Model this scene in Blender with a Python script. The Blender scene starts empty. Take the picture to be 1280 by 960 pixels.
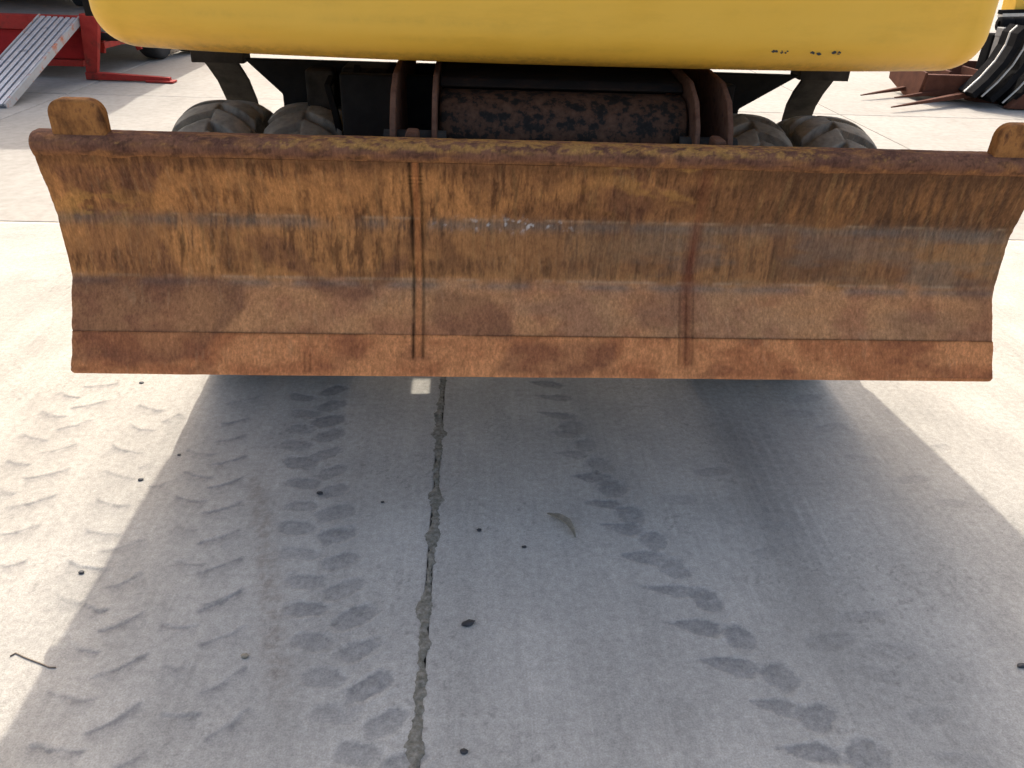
import bpy, bmesh, math, random
import numpy as np
from mathutils import Matrix, Vector
random.seed(7); RNG = np.random.default_rng(11)
scene = bpy.context.scene
C = scene.collection

# ------------------------------------------------------------------ camera
FPX = 970.0
PITCH, YAW, ROLL = math.radians(30.0), math.radians(3.42), math.radians(2.2)
CAM = np.array([-0.204, 0.0, 1.53])
DROP = -0.07                     # machine coordinates were measured for a camera at 1.60
def cam_axes():
    cy, sy, cp, sp = math.cos(YAW), math.sin(YAW), math.cos(PITCH), math.sin(PITCH)
    fwd = np.array([sy*cp, cy*cp, -sp]); right = np.array([cy, -sy, 0.0]); down = np.cross(fwd, right)
    R = right*math.cos(ROLL) - down*math.sin(ROLL); D = right*math.sin(ROLL) + down*math.cos(ROLL)
    return R, D, fwd
AX = cam_axes()
def ray(x, y):
    R, D, F = AX
    return F + R*(x-640)/FPX + D*(y-480)/FPX
def gnd(x, y, z=0.0):
    d = ray(x, y); t = (CAM[2]-z)/-d[2]; return CAM + t*d
def at_y(x, y, Y):
    d = ray(x, y); return CAM + d*(Y/d[1])
cd = bpy.data.cameras.new('camera'); cam = bpy.data.objects.new('camera', cd); C.objects.link(cam)
R_, D_, F_ = AX
M = Matrix.Identity(4)
for i in range(3):
    M[i][0] = R_[i]; M[i][1] = -D_[i]; M[i][2] = -F_[i]; M[i][3] = CAM[i]
cam.matrix_world = M
cd.sensor_width = 36; cd.lens = FPX/1280*36; cd.clip_start = 0.05; cd.clip_end = 2000
scene.camera = cam

# ------------------------------------------------------------------ light
SUN_EL, SUN_AZ = math.radians(42), math.radians(6)      # light travels towards -Y and a little to +X
w = bpy.data.worlds.new('World'); scene.world = w; w.use_nodes = True
nt = w.node_tree; bg = nt.nodes['Background']
sky = nt.nodes.new('ShaderNodeTexSky'); sky.sky_type = 'NISHITA'; sky.sun_disc = False
sky.sun_elevation = SUN_EL; sky.sun_rotation = -SUN_AZ
sky.dust_density = 5.0; sky.air_density = 0.85; sky.ozone_density = 0.0
nt.links.new(sky.outputs[0], bg.inputs[0]); bg.inputs[1].default_value = 0.15
sd = bpy.data.lights.new('sun', 'SUN'); sun = bpy.data.objects.new('sun', sd); C.objects.link(sun)
sd.energy = 2.0; sd.angle = math.radians(0.5); sd.color = (1.0, 0.95, 0.87)
sdir = Vector((math.sin(SUN_AZ)*math.cos(SUN_EL), -math.cos(SUN_AZ)*math.cos(SUN_EL), -math.sin(SUN_EL)))
sun.rotation_euler = sdir.to_track_quat('-Z', 'Y').to_euler(); sun.location = (-3, 20, 20)
vs = scene.view_settings
vs.view_transform = 'Standard'; vs.look = 'None'; vs.gamma = 1.0; vs.exposure = 1.33; vs.use_curve_mapping = False

# ------------------------------------------------------------------ helpers
def lin(r, g, b):
    f = lambda c: (c/255/12.92) if c/255 <= .04045 else ((c/255+.055)/1.055)**2.4
    return np.array([f(r), f(g), f(b)])
def link(o, parent=None):
    C.objects.link(o)
    if parent is not None: o.parent = parent
    return o
def empty(name, label, cat, loc=(0, 0, 0), group=None):
    o = bpy.data.objects.new(name, None); C.objects.link(o); o.location = loc
    o['label'] = label; o['category'] = cat
    if group: o['group'] = group
    return o
def tag(o, label, cat, group=None):
    o['label'] = label; o['category'] = cat
    if group: o['group'] = group
    return o
def mesh_obj(name, verts, faces, mat, parent=None, smooth=False, bevel=0, angle=None):
    me = bpy.data.meshes.new(name)
    bm = bmesh.new()
    vs_ = [bm.verts.new(v) for v in verts]
    for f in faces:
        try: bm.faces.new([vs_[i] for i in f])
        except ValueError: pass
    bmesh.ops.recalc_face_normals(bm, faces=bm.faces)
    if bevel: bmesh.ops.bevel(bm, geom=list(bm.edges), offset=bevel, segments=2, affect='EDGES', profile=.5, clamp_overlap=True)
    bm.to_mesh(me); bm.free()
    if smooth: me.polygons.foreach_set('use_smooth', [True]*len(me.polygons))
    if mat: me.materials.append(mat)
    return link(bpy.data.objects.new(name, me), parent)
BOXF = [(0,1,2,3),(4,7,6,5),(0,4,5,1),(1,5,6,2),(2,6,7,3),(3,7,4,0)]
def box(name, x, y, z, mat, parent=None, bevel=.006):
    v = [(x[0],y[0],z[0]),(x[1],y[0],z[0]),(x[1],y[1],z[0]),(x[0],y[1],z[0]),(x[0],y[0],z[1]),(x[1],y[0],z[1]),(x[1],y[1],z[1]),(x[0],y[1],z[1])]
    return mesh_obj(name, v, BOXF, mat, parent, bevel=bevel)
def prism(name, pts, axis, a, b, mat, parent=None, bevel=.004):
    """pts: 2D polygon; axis 'x': pts=(y,z) extruded in x; 'y': pts=(x,z); 'z': pts=(x,y)"""
    n = len(pts)
    def mk(p, t):
        return {'x': (t, p[0], p[1]), 'y': (p[0], t, p[1]), 'z': (p[0], p[1], t)}[axis]
    v = [mk(p, a) for p in pts] + [mk(p, b) for p in pts]
    f = [tuple(range(n)), tuple(range(2*n-1, n-1, -1))] + [(i, (i+1) % n, n+(i+1) % n, n+i) for i in range(n)]
    return mesh_obj(name, v, f, mat, parent, bevel=bevel)
def bar(name, p, q, wid, th, mat, parent=None, up=(0, 0, 1), bevel=.004, w2=None):
    p, q = Vector(p), Vector(q); d = (q-p).normalized(); u = Vector(up)
    s = d.cross(u).normalized(); u = s.cross(d).normalized()
    w2 = wid if w2 is None else w2; v = []
    for c, ww in ((p, wid), (q, w2)):
        k = ww/wid
        for a, b in ((-1,-1),(1,-1),(1,1),(-1,1)): v.append(c + s*a*ww/2 + u*b*th*k/2)
    f = [(0,1,2,3),(4,5,6,7),(0,1,5,4),(1,2,6,5),(2,3,7,6),(3,0,4,7)]
    return mesh_obj(name, v, f, mat, parent, bevel=bevel)
def ribbon(name, path, wid, th, mat, parent=None, wdir=(1, 0, 0)):
    """flat bent bar: width along wdir, thickness across the path"""
    W = Vector(wdir); v = []; f = []
    P = [Vector(p) for p in path]
    for i, p in enumerate(P):
        t = (P[min(i+1, len(P)-1)] - P[max(i-1, 0)]).normalized(); n = W.cross(t).normalized()
        for a, b in ((-1,-1),(1,-1),(1,1),(-1,1)): v.append(p + W*a*wid/2 + n*b*th/2)
    for i in range(len(P)-1):
        for k in range(4): f.append((4*i+k, 4*i+(k+1) % 4, 4*i+4+(k+1) % 4, 4*i+4+k))
    f += [(0,1,2,3), tuple(4*(len(P)-1)+k for k in range(4))]
    return mesh_obj(name, v, f, mat, parent, bevel=.003)
def lathe(name, prof, mat, parent=None, n=48, cx=0, cy=0, cz=0, smooth=True):
    """prof: list of (x, r) revolved about the X axis"""
    v = []; f = []
    for i in range(n):
        a = 2*math.pi*i/n
        for x, r in prof: v.append((cx+x, cy+r*math.sin(a), cz+r*math.cos(a)))
    m = len(prof)
    for i in range(n):
        j = (i+1) % n
        for k in range(m-1): f.append((i*m+k, i*m+k+1, j*m+k+1, j*m+k))
    return mesh_obj(name, v, f, mat, parent, smooth=smooth)
def grid_mesh(name, V, mat, parent=None, attrs=None, smooth=True, extra=None):
    """V: (rows, cols, 3) array; extra = (verts, faces) appended"""
    r, c, _ = V.shape
    idx = np.arange(r*c).reshape(r, c)
    q = np.stack([idx[:-1,:-1], idx[:-1,1:], idx[1:,1:], idx[1:,:-1]], -1).reshape(-1, 4)
    co = V.reshape(-1, 3); nq = len(q)
    loops = q.reshape(-1); starts = np.arange(nq)*4; tot = np.full(nq, 4)
    if extra:
        ev, ef = extra
        if len(ev): co = np.vstack([co, np.array(ev)])
        l2 = []; s2 = []; t2 = []; o = len(loops)
        for fc in ef: s2.append(o+len(l2)); t2.append(len(fc)); l2 += list(fc)
        loops = np.concatenate([loops, np.array(l2, int)]); starts = np.concatenate([starts, np.array(s2, int)]); tot = np.concatenate([tot, np.array(t2, int)])
    me = bpy.data.meshes.new(name)
    me.vertices.add(len(co)); me.vertices.foreach_set('co', co.astype(np.float32).ravel())
    me.loops.add(len(loops)); me.loops.foreach_set('vertex_index', loops.astype(np.int32))
    me.polygons.add(len(starts)); me.polygons.foreach_set('loop_start', starts.astype(np.int32)); me.polygons.foreach_set('loop_total', tot.astype(np.int32))
    sm = np.zeros(len(starts), bool); sm[:nq] = smooth
    me.polygons.foreach_set('use_smooth', sm)
    me.update(calc_edges=True)
    for an, arr in (attrs or {}).items():
        a = arr.reshape(-1, arr.shape[-1]) if arr.ndim == 3 else arr.reshape(-1)
        pad = len(co) - len(a)
        if arr.ndim == 3:
            full = np.ones((len(co), 4), np.float32); full[:len(a), :3] = a
            if pad: full[len(a):, :3] = a.mean(0)
            at = me.attributes.new(an, 'FLOAT_COLOR', 'POINT'); at.data.foreach_set('color', full.ravel())
        else:
            full = np.zeros(len(co), np.float32); full[:len(a)] = a
            at = me.attributes.new(an, 'FLOAT', 'POINT'); at.data.foreach_set('value', full)
    me.validate()
    if mat: me.materials.append(mat)
    return link(bpy.data.objects.new(name, me), parent)

# numpy value noise ----------------------------------------------------------
def vn(x, y, sx, sy, seed):
    r = np.random.default_rng(seed); T = r.random((256, 256))
    X = x/sx + 1000.3; Y = y/sy + 1000.7
    xi = np.floor(X).astype(int); yi = np.floor(Y).astype(int); fx = X-xi; fy = Y-yi
    fx = fx*fx*(3-2*fx); fy = fy*fy*(3-2*fy)
    g = lambda a, b: T[a % 256, b % 256]
    return (g(xi, yi)*(1-fx)+g(xi+1, yi)*fx)*(1-fy) + (g(xi, yi+1)*(1-fx)+g(xi+1, yi+1)*fx)*fy
def fbm(x, y, sx, sy, seed, o=4, gain=.55):
    s = 0; a = 1; t = 0
    for i in range(o):
        if sx == sy: r_ = .6+1.1*i; xr, yr = x*math.cos(r_)-y*math.sin(r_), x*math.sin(r_)+y*math.cos(r_)
        else: xr, yr = x, y
        s = s + a*vn(xr, yr, sx/2**i, sy/2**i, seed+i); t += a; a *= gain
    return s/t
def sst(a, b, x):
    t = np.clip((x-a)/(b-a), 0, 1); return t*t*(3-2*t)
def in_poly(px, py, poly):
    ins = np.zeros(px.shape, bool); n = len(poly)
    for i in range(n):
        x1, y1 = poly[i]; x2, y2 = poly[(i+1) % n]
        if y1 == y2: continue
        c = ((y1 > py) != (y2 > py)) & (px < (x2-x1)*(py-y1)/(y2-y1)+x1)
        ins ^= c
    return ins
def blur(m, k):
    m = m.astype(float)
    for ax in (0, 1):
        for _ in range(2):
            p = [(0, 0), (0, 0)]; p[ax] = (k, k)
            c = np.cumsum(np.pad(m, p, mode='edge'), axis=ax)
            z = np.zeros_like(np.take(c, [0], axis=ax)); c = np.concatenate([z, c], axis=ax)
            n = m.shape[ax]; w_ = 2*k+1
            hi = np.take(c, range(w_, w_+n), axis=ax); lo = np.take(c, range(0, n), axis=ax)
            m = (hi-lo)/w_
    return m

# ------------------------------------------------------------------ materials
def new_mat(name):
    m = bpy.data.materials.new(name); m.use_nodes = True
    return m, m.node_tree, m.node_tree.nodes['Principled BSDF']
def N(nt, t, **kw):
    n = nt.nodes.new(t)
    for k, v in kw.items(): setattr(n, k, v)
    return n
def noise_node(nt, scale, detail=6, rough=.6, vec=None, stretch=None):
    n = N(nt, 'ShaderNodeTexNoise'); n.inputs['Scale'].default_value = scale; n.inputs['Detail'].default_value = detail; n.inputs['Roughness'].default_value = rough
    tc = N(nt, 'ShaderNodeTexCoord'); mp = N(nt, 'ShaderNodeMapping')
    if stretch: mp.inputs['Scale'].default_value = stretch
    nt.links.new(tc.outputs['Object'], mp.inputs[0]); nt.links.new(mp.outputs[0], n.inputs['Vector'])
    return n
def ramp(nt, src, stops):
    r = N(nt, 'ShaderNodeValToRGB'); cr = r.color_ramp
    while len(cr.elements) < len(stops): cr.elements.new(.5)
    for e, (p, c) in zip(cr.elements, stops): e.position = p; e.color = (*c, 1)
    nt.links.new(src, r.inputs[0]); return r
def mixc(nt, fac, a, b, mode='MIX'):
    m = N(nt, 'ShaderNodeMix', data_type='RGBA', blend_type=mode)
    for s, k in ((fac, 0), (a, 6), (b, 7)):
        if hasattr(s, 'is_linked') or isinstance(s, bpy.types.NodeSocket): nt.links.new(s, m.inputs[k])
        elif k == 0: m.inputs[0].default_value = s
        else: m.inputs[k].default_value = (*s, 1)
    return m.outputs[2]
def bump(nt, bsdf, h, strength, dist=.005, normal=None):
    b = N(nt, 'ShaderNodeBump'); b.inputs['Strength'].default_value = strength; b.inputs['Distance'].default_value = dist
    nt.links.new(h, b.inputs['Height']); nt.links.new(b.outputs[0], bsdf.inputs['Normal'])
def mottled(name, stops, scale=8, rough=.7, bump_s=.2, bump_scale=60, metallic=0, stretch=None, detail=8, spec=.5):
    m, nt, b = new_mat(name)
    n = noise_node(nt, scale, detail, .65, stretch=stretch); r = ramp(nt, n.outputs[0], stops)
    nt.links.new(r.outputs[0], b.inputs['Base Color'])
    n2 = noise_node(nt, bump_scale, 5, .6); bump(nt, b, n2.outputs[0], bump_s)
    b.inputs['Roughness'].default_value = rough; b.inputs['Metallic'].default_value = metallic
    b.inputs['Specular IOR Level'].default_value = spec
    return m

# attribute-coloured material with fine grain
def painted(name, attr, rough=.8, grain=.35, gscale=220, bump_s=.25, stretch=None, spec=.3, grain2=.12, stretch2=None, scale2=None):
    m, nt, b = new_mat(name)
    a = N(nt, 'ShaderNodeAttribute'); a.attribute_name = attr
    n = noise_node(nt, gscale, 5, .7, stretch=stretch)
    mr = N(nt, 'ShaderNodeMapRange'); mr.inputs[1].default_value = .25; mr.inputs[2].default_value = .75
    mr.inputs[3].default_value = 1-grain; mr.inputs[4].default_value = 1+grain
    nt.links.new(n.outputs[0], mr.inputs[0])
    mul = N(nt, 'ShaderNodeVectorMath', operation='SCALE'); nt.links.new(a.outputs['Color'], mul.inputs[0]); nt.links.new(mr.outputs[0], mul.inputs['Scale'])
    n2 = noise_node(nt, scale2 or gscale*.22, 6, .75, stretch=stretch2 or stretch)
    mr2 = N(nt, 'ShaderNodeMapRange'); mr2.inputs[1].default_value = .3; mr2.inputs[2].default_value = .7
    mr2.inputs[3].default_value = 1-grain2; mr2.inputs[4].default_value = 1+grain2*.7
    nt.links.new(n2.outputs[0], mr2.inputs[0])
    mul2 = N(nt, 'ShaderNodeVectorMath', operation='SCALE'); nt.links.new(mul.outputs[0], mul2.inputs[0]); nt.links.new(mr2.outputs[0], mul2.inputs['Scale'])
    nt.links.new(mul2.outputs[0], b.inputs['Base Color'])
    bump(nt, b, n.outputs[0], bump_s, .003)
    b.inputs['Roughness'].default_value = rough; b.inputs['Specular IOR Level'].default_value = spec
    return m

MAT_CONC = None
def concrete_far():
    m, nt, b = new_mat('concrete')
    n1 = noise_node(nt, .8, 8, .6); n2 = noise_node(nt, 14, 8, .65); n3 = noise_node(nt, 150, 4, .7)
    st = noise_node(nt, 1.2, 6, .6, stretch=(1, .15, 1))
    c = ramp(nt, n1.outputs[0], [(.3, (.305, .283, .242)), (.7, (.385, .356, .305))]).outputs[0]
    d = ramp(nt, n2.outputs[0], [(.35, (.84, .83, .82)), (.6, (1, 1, 1))]).outputs[0]
    e = ramp(nt, st.outputs[0], [(.35, (.86, .85, .84)), (.6, (1.0, 1.0, 1.0))]).outputs[0]
    c = mixc(nt, 1.0, c, d, 'MULTIPLY'); c = mixc(nt, .8, c, e, 'MULTIPLY')
    nt.links.new(c, b.inputs['Base Color']); bump(nt, b, n3.outputs[0], .15, .003)
    b.inputs['Roughness'].default_value = .9; b.inputs['Specular IOR Level'].default_value = .2
    return m
MAT_CONC = concrete_far()
MAT_JOINT = mottled('joint_dirt', [(.3, (.06, .054, .045)), (.7, (.13, .118, .098))], 20, .95, .4, spec=.1)
MAT_NEAR = painted('concrete_tracked', 'col', .92, .30, 230, .45, spec=.12, grain2=.22)
MAT_SEAL = mottled('joint_filler', [(.3, (.10, .09, .066)), (.5, (.20, .183, .142)), (.7, (.32, .29, .235))], 70, .95, 1.0, 160, spec=.1)
MAT_RUST = painted('rusty_blade', 'col', .9, .34, 190, .5, stretch=(1, 1, .4), spec=.1, grain2=.30, stretch2=(1, 1, .09), scale2=95)
MAT_DARK = mottled('black_frame', [(.3, (.007, .0068, .0065)), (.7, (.020, .019, .017))], 9, .8, .15, spec=.12)
MAT_DARK2 = mottled('dusty_frame', [(.35, (.018, .016, .013)), (.7, (.055, .047, .038))], 12, .85, .2, spec=.12)
MAT_LINK = mottled('rusty_linkage', [(.35, (.095, .042, .024)), (.55, (.15, .072, .042)), (.75, (.03, .022, .018))], 26, .85, .3, spec=.12)
MAT_COVER = mottled('dark_cover', [(.40, (.018, .015, .013)), (.56, (.03, .02, .015)), (.70, (.085, .042, .024))], 14, .8, .3, spec=.12, stretch=(.5, 1, 1))
MAT_TUBE = mottled('worn_black_tube', [(.38, (.016, .012, .009)), (.46, (.022, .017, .013)), (.49, (.062, .030, .017)), (.66, (.105, .052, .029))], 30, .55, .35, 80, detail=14, spec=.07)
MAT_TYRE = mottled('dusty_rubber', [(.3, (.13, .118, .092)), (.7, (.32, .29, .23))], 18, .95, .3, 90, spec=.15)
MAT_TYRE_CLEAN = mottled('black_rubber', [(.3, (.015, .015, .015)), (.7, (.035, .034, .033))], 9, .8, .2)
MAT_RED = mottled('red_paint', [(.3, (.24, .010, .010)), (.55, (.36, .016, .014)), (.78, (.20, .018, .014))], 5, .6, .1, spec=.15)
MAT_RED_WORN = mottled('worn_red_paint', [(.3, (.28, .022, .016)), (.5, (.36, .035, .024)), (.65, (.17, .03, .02)), (.8, (.38, .13, .09))], 7, .7, .2, spec=.15)
MAT_ALU = mottled('aluminium_tread', [(.3, (.40, .41, .43)), (.55, (.55, .56, .58)), (.72, (.22, .23, .25))], 10, .45, .15, metallic=.5)
MAT_ALU_DARK = mottled('dirty_channel', [(.35, (.07, .07, .075)), (.7, (.22, .22, .23))], 16, .6, .2)
MAT_ORANGE = mottled('rusty_orange_edge', [(.34, (.48, .12, .03)), (.46, (.42, .40, .37)), (.60, (.38, .36, .33)), (.68, (.40, .10, .03))], 6, .7, .2)
MAT_RIM = mottled('grey_rim', [(.3, (.40, .44, .50)), (.7, (.58, .62, .68))], 8, .5, .1)
MAT_BROWN = mottled('brown_rust', [(.3, (.065, .024, .014)), (.6, (.11, .042, .024)), (.8, (.045, .022, .016))], 6, .85, .25, spec=.15)
MAT_BLACKP = mottled('black_paint', [(.3, (.008, .008, .008)), (.7, (.016, .015, .015))], 6, .95, .1, spec=.02)
MAT_STEEL = mottled('worn_steel', [(.3, (.38, .35, .30)), (.7, (.55, .50, .43))], 12, .5, .2)
MAT_GREYP = mottled('grey_plate', [(.3, (.11, .105, .095)), (.7, (.19, .18, .165))], 8, .6, .15)
MAT_PEBBLE = mottled('black_debris', [(.3, (.012, .012, .013)), (.7, (.03, .03, .03))], 60, .6, .4)
MAT_LEAF = mottled('dry_leaf', [(.3, (.34, .29, .20)), (.7, (.16, .135, .095))], 50, .8, .3)
MAT_TWIG = mottled('dry_twig', [(.3, (.12, .085, .055)), (.7, (.22, .17, .12))], 60, .85, .3)

def yellow_mat():
    m, nt, b = new_mat('yellow_paint')
    n1 = noise_node(nt, 1.6, 8, .6); n2 = noise_node(nt, 7, 8, .7, stretch=(.35, 1, 1.6)); n3 = noise_node(nt, 40, 5, .7)
    c = ramp(nt, n1.outputs[0], [(.3, (.82, .45, .045)), (.7, (.88, .505, .07))]).outputs[0]
    d = ramp(nt, n2.outputs[0], [(.36, (.80, .76, .70)), (.50, (1, 1, 1))]).outputs[0]
    c = mixc(nt, .35, c, d, 'MULTIPLY')
    at = N(nt, 'ShaderNodeAttribute'); at.attribute_name = 'grime'
    mr = N(nt, 'ShaderNodeMath', operation='MULTIPLY'); nt.links.new(at.outputs['Fac'], mr.inputs[0])
    gr = ramp(nt, n3.outputs[0], [(.35, (.25,)*3), (.65, (1,)*3)]).outputs[0]; nt.links.new(gr, mr.inputs[1])
    c = mixc(nt, mr.outputs[0], c, (.07, .05, .03))
    sc = N(nt, 'ShaderNodeAttribute'); sc.attribute_name = 'scuff'
    c = mixc(nt, sc.outputs['Fac'], c, (.03, .02, .012))
    nt.links.new(c, b.inputs['Base Color'])
    n4 = noise_node(nt, 25, 4, .5); bump(nt, b, n4.outputs[0], .08, .004)
    b.inputs['Roughness'].default_value = .45; b.inputs['Specular IOR Level'].default_value = .22
    return m
MAT_YELLOW = yellow_mat()

# ------------------------------------------------------------------ ground
ground = mesh_obj('ground', [(-600,-600,-.02),(600,-600,-.02),(600,600,-.02),(-600,600,-.02)], [(0,1,2,3)], MAT_JOINT)
ground['kind'] = 'structure'
JX = -0.316                                   # the joint that runs under the machine
jys = [gnd(40, 277)[1], gnd(165, 119)[1]]
PY = jys[1]-jys[0]; PX = 4.0; GAP = .016
slab_me = None
ys = [jys[0] + PY*k for k in range(-3, 13)]; xs = [JX + PX*k for k in range(-6, 9)]
near = (jys[0]-PY, jys[0])
for i in range(len(xs)-1):
    for j in range(len(ys)-1):
        if abs(ys[j]-near[0]) < .01 and (abs(xs[i]-JX) < .01 or abs(xs[i+1]-JX) < .01): continue
        if slab_me is None:
            o = box('concrete_slab', (GAP/2, PX-GAP/2), (GAP/2, PY-GAP/2), (-.15, 0), MAT_CONC, ground, bevel=.006); slab_me = o.data
        else:
            o = link(bpy.data.objects.new('concrete_slab', slab_me), ground)
        o.location = (xs[i], ys[j], RNG.uniform(-.003, 0))

# tyre prints on the two slabs in front of the blade (pixel lists -> ground points)
def off(lst, dx, dy, k=.3125): return [(dx+x*k, dy+y*k) for x, y in lst]
padsA_l = [(379,497),(381,517),(376,536),(372,557),(376,579),(379,604),(378,632),(372,660),(376,693),(380,727),(384,762),(390,802),(409,849),(420,893),(445,944),(462,1000)]
padsA_r = [(417,488),(414,507),(412,526),(414,544),(408,568),(415,590),(415,615),(420,641),(422,669),(426,701),(428,737),(440,773),(450,813),(461,858),(482,904),(505,955)]
padsB_l = [(672,480),(681,497),(686,519),(696,543),(706,568),(728,597),(746,630),(768,660),(793,697),(828,738),(862,783),(903,832),(956,883),(1002,941),(1056,1005)]
padsB_r = [(716,535),(731,557),(749,580),(767,612),(787,643),(818,676),(845,712),(884,751),(924,797),(974,844),(1024,897),(1086,947)]
padsC = [(1077,771),(1119,815),(1039,802),(1099,844),(1158,896),(1208,954),(1010,498),(1000,517),(1040,535),(1080,575),(1140,600),(850,625),(890,590),(975,660),(960,690),(1190,630),(1175,560)]
ridges = off([((270),(100)),((320),(118))],0,460) and []
def R2(lst, ox, oy, k=.3125): return [(ox+a*k, oy+b*k, ox+c*k, oy+d*k) for a, b, c, d in lst]
ridges = R2([(240,95,325,118),(165,170,270,195),(520,225,625,250),(85,260,205,290),(450,305,575,342),(30,365,130,382),(420,405,545,442),(380,518,525,553),
 (340,640,490,667),(270,770,450,808),(280,160,430,130),(220,245,370,205),(160,340,310,300),(90,440,280,400),(20,560,225,505),(0,665,160,625),(0,790,110,765),(330,75,480,58),(560,145,660,172),(640,215,715,180),
 (880,220,1000,195),(860,295,985,262),(840,385,990,345),(825,480,975,432),(800,580,975,530),(785,700,965,640),(780,815,975,750),(800,945,975,880),(740,330,865,342),(740,410,855,437),(705,510,835,532),(700,630,800,642),(700,765,830,780),(590,470,690,450),(550,395,610,375),(0,480,70,500),(900,140,1040,110)], 0, 460)
ridges += R2([(385,410,575,330),(355,605,590,490),(330,825,565,690),(440,950,590,880),(340,300,440,325),(270,462,410,490),(190,648,400,682),(120,858,350,888),(420,235,570,175),(380,95,590,40),(780,330,975,235),(790,460,985,390),(785,665,985,545),(810,845,1000,715),(640,740,810,735),(650,545,790,548),(640,380,800,388),(270,130,420,162),(230,270,340,296)], 0, 660)
padw = dict(dark=1.0)
def stamp_fields(X, Y):
    """X, Y grids -> darkness of pressed lug prints with ridge shade painted in, relief"""
    dark = np.zeros_like(X); hgt = np.zeros_like(X)
    x1d, y1d = X[0], Y[:, 0]
    def win(cx, cy, r):
        a = np.searchsorted(x1d, cx-r); b = np.searchsorted(x1d, cx+r); c = np.searchsorted(y1d, cy-r); d = np.searchsorted(y1d, cy+r)
        return slice(c, d), slice(a, b)
    wob = fbm(X, Y, .03, .03, 301, 4, .7)-.5; med_ = fbm(X, Y, .09, .09, 303, 2); fin_ = fbm(X, Y, .008, .008, 307, 2)-.2
    def pad(px, py, lx, ly, ang, amt, taper=0):
        g = gnd(px, py); lx *= random.uniform(.95, 1.2); ly *= random.uniform(.95, 1.3); amt *= random.uniform(.75, 1.1)
        s = win(g[0], g[1], .16)
        if 0 in X[s].shape: return
        ang += random.uniform(-.08, .08)
        dx = X[s]-g[0]; dy = Y[s]-g[1]; u = dx*math.cos(ang)+dy*math.sin(ang); v = -dx*math.sin(ang)+dy*math.cos(ang)
        vv = v/ly/(1-taper*np.clip(-u/lx, -.3, 1)*.75)
        q = np.sqrt((np.abs(u)/lx)**2.6 + np.abs(vv)**2.6 + 1e-9) + wob[s]*1.1 + (med_[s]-.5)*.5
        m = (1-sst(.76, 1.06, q))*(.72+.9*wob[s]+.5*fin_[s])
        edge = np.exp(-((vv-.75)/.25)**2)*np.exp(-(u/lx)**4)*(q < 1.3)          # crisp far edge
        dark[s] = np.maximum(dark[s], amt*np.clip(m*(.8+.2*sst(-1, 1, vv))+.18*edge*m, 0, 1.2)); hgt[s] -= .0016*m*amt
        ring = np.exp(-((q-1.28)/.16)**2); hgt[s] += .0010*ring*amt; dark[s] -= .30*ring*amt*(m < .12)
    for k, (x, y) in enumerate(padsA_l): pad(x, y, .054, .027, -.10, .85*(1 if k < 12 else .8))
    for k, (x, y) in enumerate(padsA_r): pad(x, y, .054, .028, .50, .95)
    for k, (x, y) in enumerate(padsB_l): pad(x+10, y, .066, .022, -.20, .90 if k < 5 else 1.05, taper=1)
    for k, (x, y) in enumerate(padsB_r): pad(x, y, .041, .040, .45, .75 if k < 3 else 1.0)
    for k, (x, y) in enumerate(padsC): pad(x, y, .06, .022, -.1 if k % 2 else .2, .42)
    for (xa, ya, xb, yb) in ridges:
        a = gnd(xa, ya)[:2]; b = gnd(xb, yb)[:2]; L = np.linalg.norm(b-a); t = (b-a)/L; c = (a+b)/2; amt = random.uniform(.6, 1.1)
        s = win(c[0], c[1], L/2+.07)
        if 0 in X[s].shape: continue
        dx = X[s]-c[0]; dy = Y[s]-c[1]; u = dx*t[0]+dy*t[1]; v = -dx*t[1]+dy*t[0]
        v = v + .010*np.cos(u/L*3) + wob[s]*.022
        env = sst(0, .25, 1-np.abs(u)/(L/2*1.1))
        below = sst(.004, -.003, v)*np.exp(np.clip(v, -1, 0)/.028)              # pressed side, towards the camera; its shade goes into the colour too
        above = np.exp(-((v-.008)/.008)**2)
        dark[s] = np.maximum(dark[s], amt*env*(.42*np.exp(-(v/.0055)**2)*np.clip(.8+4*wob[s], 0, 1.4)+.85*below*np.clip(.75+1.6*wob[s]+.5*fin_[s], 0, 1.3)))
        brk = .35+.9*sst(.3, .6, fbm(X[s], Y[s], .035, .035, 305, 2)); hgt[s] += amt*env*brk*(.0007*above-.0011*below)
    # narrow car tread: rows of small blocks
    p0, p1 = gnd(918, 505)[:2], gnd(1010, 700)[:2]; t = (p1-p0)/np.linalg.norm(p1-p0); L = np.linalg.norm(p1-p0)
    dx = X-p0[0]; dy = Y-p0[1]; u = dx*t[0]+dy*t[1]; v = dx*t[1]-dy*t[0]
    rib = sst(.25, .42, np.abs((v/.042) % 1-.5)); blk = .4+.6*sst(.08, .2, np.abs(((u+.3*v)/.05) % 1-.5))
    tread = (1-rib)*blk*sst(.105, .085, np.abs(v))*sst(-.02, .1, u)*sst(L+.25, L-.1, u)*(.35+.9*fbm(X, Y, .12, .12, 77, 3))
    dark = np.maximum(dark, .30*tread)
    return dark, hgt
BASE = np.array([.372, .345, .294]); DUST = np.array([.415, .383, .324]); PRESS = np.array([.185, .178, .165])
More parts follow.
